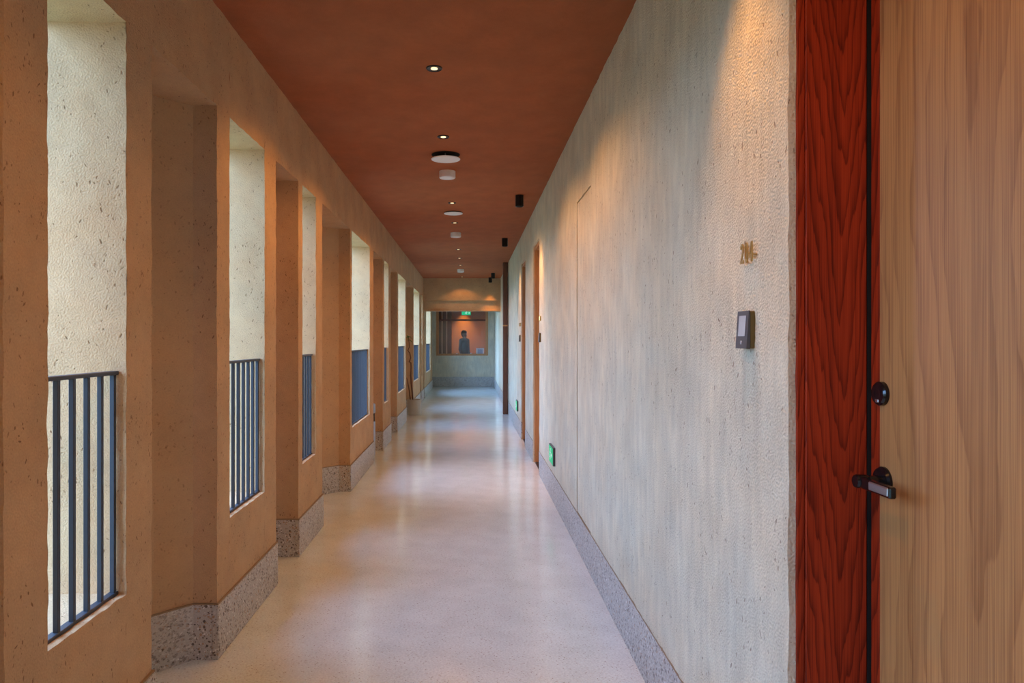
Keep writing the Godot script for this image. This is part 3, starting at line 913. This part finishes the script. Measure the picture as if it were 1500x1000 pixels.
# ---------------------------------------------------------------- things on the walls
func make_wall_things() -> void:
	# room number: u runs towards the viewer, which is to the right on this wall
	var u := Vector3(0, 0, 1)
	for a in [[1.826, "brass room number 204 on the wall by the near door", 1.0], [7.16, "brass room number beside the nearer far door", 0.0], [10.03, "brass room number beside the door next to the timber post", 0.0]]:
		var d: float = a[0]
		var o := thing("room_number", p(XR, EYE + 0.19, d), a[1], "number sign", "brass room numbers")
		var x := XR - 0.013
		var text := "204"
		for i in 3:
			if d > 3.0:
				# too far to read: plain narrow brass strokes
				var sb := mb()
				box(sb, XR - 0.015, XR - 0.001, EYE + 0.192, EYE + 0.24, d - 0.016 - i * 0.029, d - 0.008 - i * 0.029, 0.002)
				build(sb, "digit", M.brass, o)
				continue
			var tm := TextMesh.new()
			var sf := SystemFont.new()
			sf.font_names = PackedStringArray(["Droid Sans"])
			sf.font_weight = 700
			tm.font = sf
			tm.text = text[i]
			tm.font_size = 64
			tm.pixel_size = 0.00108
			tm.depth = 0.003
			tm.horizontal_alignment = HORIZONTAL_ALIGNMENT_CENTER
			tm.vertical_alignment = VERTICAL_ALIGNMENT_CENTER
			var mi := MeshInstance3D.new()
			mi.name = "digit"
			mi.mesh = tm
			tm.material = M.brass
			o.add_child(mi, true)
			mi.basis = Basis(u * 0.60, Vector3.UP, Vector3(-1, 0, 0))
			var q := p(x, EYE + 0.216, d - 0.013 - i * 0.029)
			mi.position = q - o.position
			var st := mb()
			var ax := Basis(Vector3(0, 1, 0), Vector3(-1, 0, 0), Vector3(0, 0, 1))
			lathe(st, p(XR - 0.0, EYE + 0.216 + (0.018 if i == 0 else (0.0 if i == 1 else -0.006)), d - 0.013 - i * 0.029 - (0.0 if i == 0 else 0.008)), [Vector2(0.002, -0.004), Vector2(0.002, 0.012), Vector2(0, 0.012)], 8, ax)
			build(st, "standoff", M.brass, o)
	for a in [[1.835, 1.764, "grey doorbell panel with display under the brass 204"], [7.19, 7.10, "dark doorbell panel beside the nearer far door"], [10.08, 9.99, "dark doorbell panel beside the door next to the timber post"]]:
		var d0: float = a[1]
		var d1: float = a[0]
		var y0 := EYE - 0.020
		var o := thing("doorbell", p(XR, y0, (d0 + d1) / 2), a[2], "doorbell", "doorbell panels by the room doors")
		var st := mb()
		box(st, XR - 0.012, XR + 0.004, y0, y0 + 0.092, d0, d1, 0.002)
		build(st, "body", M.bronze, o)
		# tilted front plate, thicker at its foot
		st = mb()
		var pr := PackedVector2Array([Vector2(0, 0), Vector2(-0.009, 0.0), Vector2(-0.003, 0.094), Vector2(0, 0.094)])
		slab(st, pr, p(XR - 0.012, y0 - 0.001, d1 + 0.001), Vector3.RIGHT, Vector3.UP, Vector3(0, 0, d1 - d0 + 0.002))
		var plate := build(st, "front_plate", M.grey, o)
		st = mb()
		var f := func(t: float) -> float: return XR - 0.012 - lerpf(0.009, 0.003, t)
		var dd := d1 - d0
		quad(st, p(f.call(0.30) - 0.0008, y0 + 0.030, d1 - dd * 0.18), p(f.call(0.30) - 0.0008, y0 + 0.030, d0 + dd * 0.18), p(f.call(0.86) - 0.0008, y0 + 0.081, d0 + dd * 0.18), p(f.call(0.86) - 0.0008, y0 + 0.081, d1 - dd * 0.18), Vector3.LEFT)
		build(st, "display", M.pane, plate)
		st = mb()
		var ax := Basis(Vector3(0, 1, 0), Vector3(-1, 0, 0), Vector3(0, 0, 1))
		lathe(st, p(f.call(0.14) + 0.001, y0 + 0.014, (d0 + d1) / 2), [Vector2(0.005, 0), Vector2(0.005, 0.002), Vector2(0, 0.0025)], 16, ax)
		build(st, "button", M.pane, plate)
	for a in [[5.90, "green lit exit sign low on the wall past the service panel"], [10.45, "green lit exit sign low on the wall between door and timber post"]]:
		var d: float = a[0]
		var y := 0.40
		var o := thing("exit_sign", p(XR, y, d + 0.18), a[1], "sign", "low green exit signs")
		var st := mb()
		box(st, XR - 0.020, XR + 0.004, y - 0.075, y + 0.075, d, d + 0.30, 0.003)
		build(st, "housing", M.grey, o)
		st = mb()
		box(st, XR - 0.0215, XR - 0.019, y - 0.068, y + 0.068, d + 0.01, d + 0.29)
		var lit := build(st, "face", M.green, o)
		pictogram(lit, p(XR - 0.0218, y, d + 0.19), Vector3(0, 0, 1), Vector3.LEFT, 0.10)

# ---------------------------------------------------------------- things on the floor
func make_floor_things() -> void:
	var st := mb()
	box(st, 0.603, 0.69, 0.0, CEIL, 13.2, 13.38, 0.006, Vector2(0.6, 0), Vector2(8, 0.45))
	var post := thing("timber_post", p(0.65, 0, 13.29), "old dark red brown timber post standing against the door wall", "post")
	build(st, "shaft", M.post, post)
	st = mb()
	box(st, 0.600, 0.692, 1.62, 1.645, 13.195, 13.385, 0.002, Vector2(0.6, 0), Vector2(8, 0.45))
	build(st, "joint_strap", M.oak, post)
	# steel bin in the niche
	var c := p(-1.235, 0, 8.36)
	var bin := thing("steel_bin", c, "slim steel litter bin with black slot in the niche after the wide window", "bin")
	st = mb()
	lathe(st, c, [Vector2(0, 0), Vector2(0.118, 0), Vector2(0.118, 0.02), Vector2(0.122, 0.025), Vector2(0.125, 0.03), Vector2(0.125, 0.42)], 40)
	build(st, "body", M.satin, bin)
	st = mb()
	lathe(st, c, [Vector2(0.125, 0.419), Vector2(0.119, 0.422), Vector2(0.119, 0.515), Vector2(0.125, 0.518)], 40)
	build(st, "slot", M.dark, bin)
	st = mb()
	lathe(st, c, [Vector2(0.125, 0.516), Vector2(0.126, 0.52), Vector2(0.126, 0.615), Vector2(0.122, 0.624), Vector2(0.105, 0.63), Vector2(0.10, 0.615), Vector2(0, 0.615)], 40)
	build(st, "ashtray_top", M.satin, bin)
	# potted branch
	c = p(-1.025, 0, 13.12)
	var pot := thing("potted_branch", c, "bare twisted branch with few green leaves in a cream pot", "potted plant")
	st = mb()
	lathe(st, c, [Vector2(0, 0), Vector2(0.120, 0), Vector2(0.125, 0.01), Vector2(0.128, 0.28), Vector2(0.124, 0.285), Vector2(0.112, 0.283), Vector2(0.108, 0.24), Vector2(0, 0.24)], 40)
	build(st, "pot", M.pot, pot)
	st = mb()
	lathe(st, c, [Vector2(0.109, 0.25), Vector2(0.06, 0.262), Vector2(0, 0.266)], 24)
	build(st, "soil", M.earth, pot)
	var px := 13.12 / F
	var pts := []
	var rad := []
	# measured in the picture's pixels, taken to metres at the pot's distance
	var path := [[604.5, 586], [604.2, 575], [602.5, 562], [601.5, 550], [602.3, 538], [602.0, 531], [599.3, 530], [601.5, 524], [600.4, 517], [597.5, 513], [599.6, 508], [599.0, 500], [598.5, 494]]
	for i in path.size():
		pts.append(Vector3((path[i][0] - 689.0) * px, EYE - (path[i][1] - 498.0) * px, c.z + 0.03 * sin(i * 1.7)))
		rad.append(lerpf(0.017, 0.006, float(i) / (path.size() - 1)))
	st = mb()
	tube(st, pts, rad, 9)
	var twig := build(st, "stem", M.bark, pot)
	st = mb()
	tube(st, [Vector3((601.5 - 689) * px, 0.24, c.z + 0.02), Vector3((600.0 - 689) * px, 0.42, c.z + 0.03), Vector3((597.5 - 689) * px, 0.58, c.z), Vector3((595.8 - 689) * px, 0.68, c.z)], [0.015, 0.012, 0.010, 0.006], 9)
	build(st, "stem", M.bark, pot)
	var tip: Vector3 = pts[-1]
	var rng := RandomNumberGenerator.new()
	rng.seed = 4
	for i in 7:
		var dir := Vector3(rng.randf_range(-1, 1), rng.randf_range(-0.5, 0.8), rng.randf_range(-1, 1)).normalized()
		var side := dir.cross(Vector3.UP).normalized()
		var nrm := side.cross(dir)
		var base := tip - Vector3(0, 0.02 * (i % 3), 0)
		st = mb()
		st.set_smooth_group(3)
		var prev := []
		for j in 6:
			var t := j / 5.0
			var m := base + dir * (0.10 * t) - nrm * 0.02 * t * t
			var w := sin(PI * clampf(t, 0.03, 0.97)) * 0.022
			var row := [m - side * w + nrm * 0.006, m, m + side * w + nrm * 0.006]
			if j > 0:
				for q in 2: quad(st, prev[q], prev[q + 1], row[q + 1], row[q], nrm)
			prev = row
		build(st, "leaf", M.leaf, twig)

# ---------------------------------------------------------------- the person behind the glass
func capsule(q: Vector3, b: Array) -> float:
	var a: Vector3 = b[0]
	var e: Vector3 = b[1]
	var t := clampf((q - a).dot(e - a) / maxf((e - a).length_squared(), 1e-9), 0.0, 1.0)
	return q.distance_to(a.lerp(e, t)) - lerpf(b[2], b[3], t)

# surface nets over the smooth union of tapered capsules
func nets(st: SurfaceTool, bones: Array, cell: float, blend: float, tint: Callable) -> void:
	var lo := Vector3.INF
	var hi := -Vector3.INF
	for b in bones:
		var r: float = maxf(b[2], b[3]) + 2.0 * cell + blend
		lo = lo.min((b[0] as Vector3).min(b[1]) - Vector3.ONE * r)
		hi = hi.max((b[0] as Vector3).max(b[1]) + Vector3.ONE * r)
	var n := Vector3i(((hi - lo) / cell).ceil()) + Vector3i.ONE
	var field := PackedFloat32Array()
	field.resize(n.x * n.y * n.z)
	field.fill(1.0)
	for b in bones:
		var r: float = maxf(b[2], b[3]) + 2.0 * cell + blend
		var f := Vector3i((((b[0] as Vector3).min(b[1]) - Vector3.ONE * r - lo) / cell).floor()).clamp(Vector3i.ZERO, n - Vector3i.ONE)
		var t := Vector3i((((b[0] as Vector3).max(b[1]) + Vector3.ONE * r - lo) / cell).ceil()).clamp(Vector3i.ZERO, n - Vector3i.ONE)
		for z in range(f.z, t.z + 1):
			for y in range(f.y, t.y + 1):
				for x in range(f.x, t.x + 1):
					var i := (z * n.y + y) * n.x + x
					var d := capsule(lo + Vector3(x, y, z) * cell, b)
					var o := field[i]
					var h := maxf(blend - absf(d - o), 0.0) / blend
					field[i] = minf(d, o) - h * h * blend * 0.25
	var at := {}
	for z in n.z - 1:
		for y in n.y - 1:
			for x in n.x - 1:
				var i := (z * n.y + y) * n.x + x
				var sum := Vector3.ZERO
				var cnt := 0
				var vals := []
				var inside := 0
				for k in 8:
					var v := field[i + (k & 1) + (n.x if k & 2 else 0) + (n.x * n.y if k & 4 else 0)]
					vals.append(v)
					if v < 0.0: inside += 1
				if inside == 0 or inside == 8: continue
				for k in 8:
					for ax in [1, 2, 4]:
						if k & ax: continue
						var a: float = vals[k]
						var e: float = vals[k | ax]
						if (a < 0.0) == (e < 0.0): continue
						var s := a / (a - e)
						var q := Vector3(1 if k & 1 else 0, 1 if k & 2 else 0, 1 if k & 4 else 0)
						q += Vector3(1 if ax == 1 else 0, 1 if ax == 2 else 0, 1 if ax == 4 else 0) * s
						sum += q
						cnt += 1
				at[Vector3i(x, y, z)] = lo + (Vector3(x, y, z) + sum / cnt) * cell
	st.set_smooth_group(1)
	for c in at:
		var i: int = (c.z * n.y + c.y) * n.x + c.x
		for ax in 3:
			var step: int = [1, n.x, n.x * n.y][ax]
			var a := field[i]
			var e := field[i + step]
			if (a < 0.0) == (e < 0.0): continue
			var u := Vector3i.ZERO
			var v := Vector3i.ZERO
			u[(ax + 1) % 3] = 1
			v[(ax + 2) % 3] = 1
			if not (at.has(c - u) and at.has(c - v) and at.has(c - u - v)): continue
			var nn := Vector3.ZERO
			nn[ax] = 1.0 if a < 0.0 else -1.0
			st.set_color(tint.call(at[c]))
			quad(st, at[c], at[c - u], at[c - u - v], at[c - v], nn)

func make_person() -> void:
	var o := p(-0.19, 0, 22.75)
	var who := thing("person", o, "person in dark clothes standing behind the inner window's glass", "person")
	var skin := Color(0.30, 0.16, 0.10)
	var cloth := Color(0.030, 0.022, 0.020)
	var v := func(x: float, y: float, z: float) -> Vector3: return o + Vector3(x, y, z).rotated(Vector3.UP, 0.95)  # z towards the viewer
	var bones := [
		[v.call(0, 0.95, 0), v.call(0, 1.18, 0), 0.135, 0.125], [v.call(0, 1.18, 0), v.call(0, 1.34, 0), 0.125, 0.11],
		[v.call(-0.15, 1.36, 0), v.call(0.15, 1.36, 0), 0.062, 0.062], [v.call(0, 1.36, 0), v.call(0, 1.46, 0.01), 0.06, 0.052],
		[v.call(-0.085, 0.92, 0), v.call(-0.10, 0.50, 0.01), 0.092, 0.062], [v.call(0.085, 0.92, 0), v.call(0.10, 0.50, 0.01), 0.092, 0.062],
		[v.call(-0.10, 0.50, 0.01), v.call(-0.105, 0.09, -0.01), 0.060, 0.040], [v.call(0.10, 0.50, 0.01), v.call(0.105, 0.09, -0.01), 0.060, 0.040],
		[v.call(-0.105, 0.045, -0.02), v.call(-0.115, 0.035, 0.15), 0.045, 0.034], [v.call(0.105, 0.045, -0.02), v.call(0.115, 0.035, 0.15), 0.045, 0.034],
		[v.call(-0.185, 1.36, 0), v.call(-0.225, 1.08, -0.01), 0.052, 0.042], [v.call(0.185, 1.36, 0), v.call(0.225, 1.08, -0.01), 0.052, 0.042],
		[v.call(-0.225, 1.08, -0.01), v.call(-0.215, 0.85, 0.06), 0.041, 0.028], [v.call(0.225, 1.08, -0.01), v.call(0.215, 0.85, 0.06), 0.041, 0.028],
	]
	var st := mb()
	var tint := func(q: Vector3) -> Color:
		var y := q.y
		return skin if y > 1.43 else cloth
	nets(st, bones, 0.016, 0.03, tint)
	# head
	var head := [[v.call(0, 1.575, -0.012), v.call(0, 1.555, 0.0), 0.082, 0.076], [v.call(0, 1.53, 0.02), v.call(0, 1.49, 0.042), 0.058, 0.034], [v.call(0, 1.56, 0.08), v.call(0, 1.53, 0.098), 0.008, 0.013],
		[v.call(-0.077, 1.555, -0.005), v.call(-0.079, 1.53, 0.0), 0.014, 0.010], [v.call(0.077, 1.555, -0.005), v.call(0.079, 1.53, 0.0), 0.014, 0.010], [v.call(-0.018, 1.503, 0.075), v.call(0.018, 1.503, 0.075), 0.007, 0.007], [v.call(0, 1.44, 0.005), v.call(0, 1.50, 0.0), 0.05, 0.05]]
	var face := func(q: Vector3) -> Color:
		var l := (q - o).rotated(Vector3.UP, -0.95)
		for s in [-1, 1]:
			if Vector2(l.x - s * 0.032, (l.y - 1.555) * 1.8).length() < 0.013 and l.z > 0.04: return Color(0.02, 0.015, 0.012)
		if absf(l.x) < 0.024 and absf(l.y - 1.503) < 0.006 and l.z > 0.06: return Color(0.22, 0.07, 0.06)
		return skin
	nets(st, head, 0.005, 0.014, face)
	var bare := func(_q: Vector3) -> Color: return skin
	for s in [-1.0, 1.0]:
		var w: Vector3 = v.call(s * 0.215, 0.845, 0.062)
		var hand := [[w, w + Vector3(0, -0.05, 0.012).rotated(Vector3.UP, 0.95), 0.026, 0.028], [w + Vector3(0, -0.045, -0.012).rotated(Vector3.UP, 0.95), w + Vector3(0, -0.085, 0.03).rotated(Vector3.UP, 0.95), 0.022, 0.022]]
		for i in 4:
			var r: Vector3 = w + Vector3(0, -0.092, 0.042 - i * 0.018).rotated(Vector3.UP, 0.95)
			var len: float = [0.040, 0.046, 0.042, 0.032][i]
			hand.append([r, r + Vector3(-s * 0.005, -len, 0.004).rotated(Vector3.UP, 0.95), 0.0095, 0.0085])
			hand.append([r + Vector3(-s * 0.005, -len, 0.004).rotated(Vector3.UP, 0.95), r + Vector3(-s * 0.02, -len * 1.8, 0.0).rotated(Vector3.UP, 0.95), 0.0085, 0.0075])
		hand.append([w + Vector3(0, -0.03, 0.025).rotated(Vector3.UP, 0.95), w + Vector3(-s * 0.012, -0.068, 0.052).rotated(Vector3.UP, 0.95), 0.012, 0.010])
		hand.append([w + Vector3(-s * 0.012, -0.068, 0.052).rotated(Vector3.UP, 0.95), w + Vector3(-s * 0.018, -0.098, 0.056).rotated(Vector3.UP, 0.95), 0.010, 0.008])
		nets(st, hand, 0.004, 0.005, bare)
	var body := plain("person", Color(1, 1, 1), 0.75)
	body.albedo_color = Color.WHITE
	body.vertex_color_use_as_albedo = true
	build(st, "body", body, who)
	st = mb()
	var hairc := func(_q: Vector3) -> Color: return Color.WHITE
	nets(st, [[v.call(0, 1.60, -0.025), v.call(0, 1.585, -0.03), 0.084, 0.084], [v.call(0, 1.60, 0.0), v.call(0, 1.615, 0.03), 0.070, 0.055], [v.call(0, 1.53, -0.045), v.call(0, 1.50, -0.04), 0.06, 0.045]], 0.008, 0.02, hairc)
	build(st, "hair", plain("black hair", Color(0.015, 0.011, 0.010), 0.6), who)
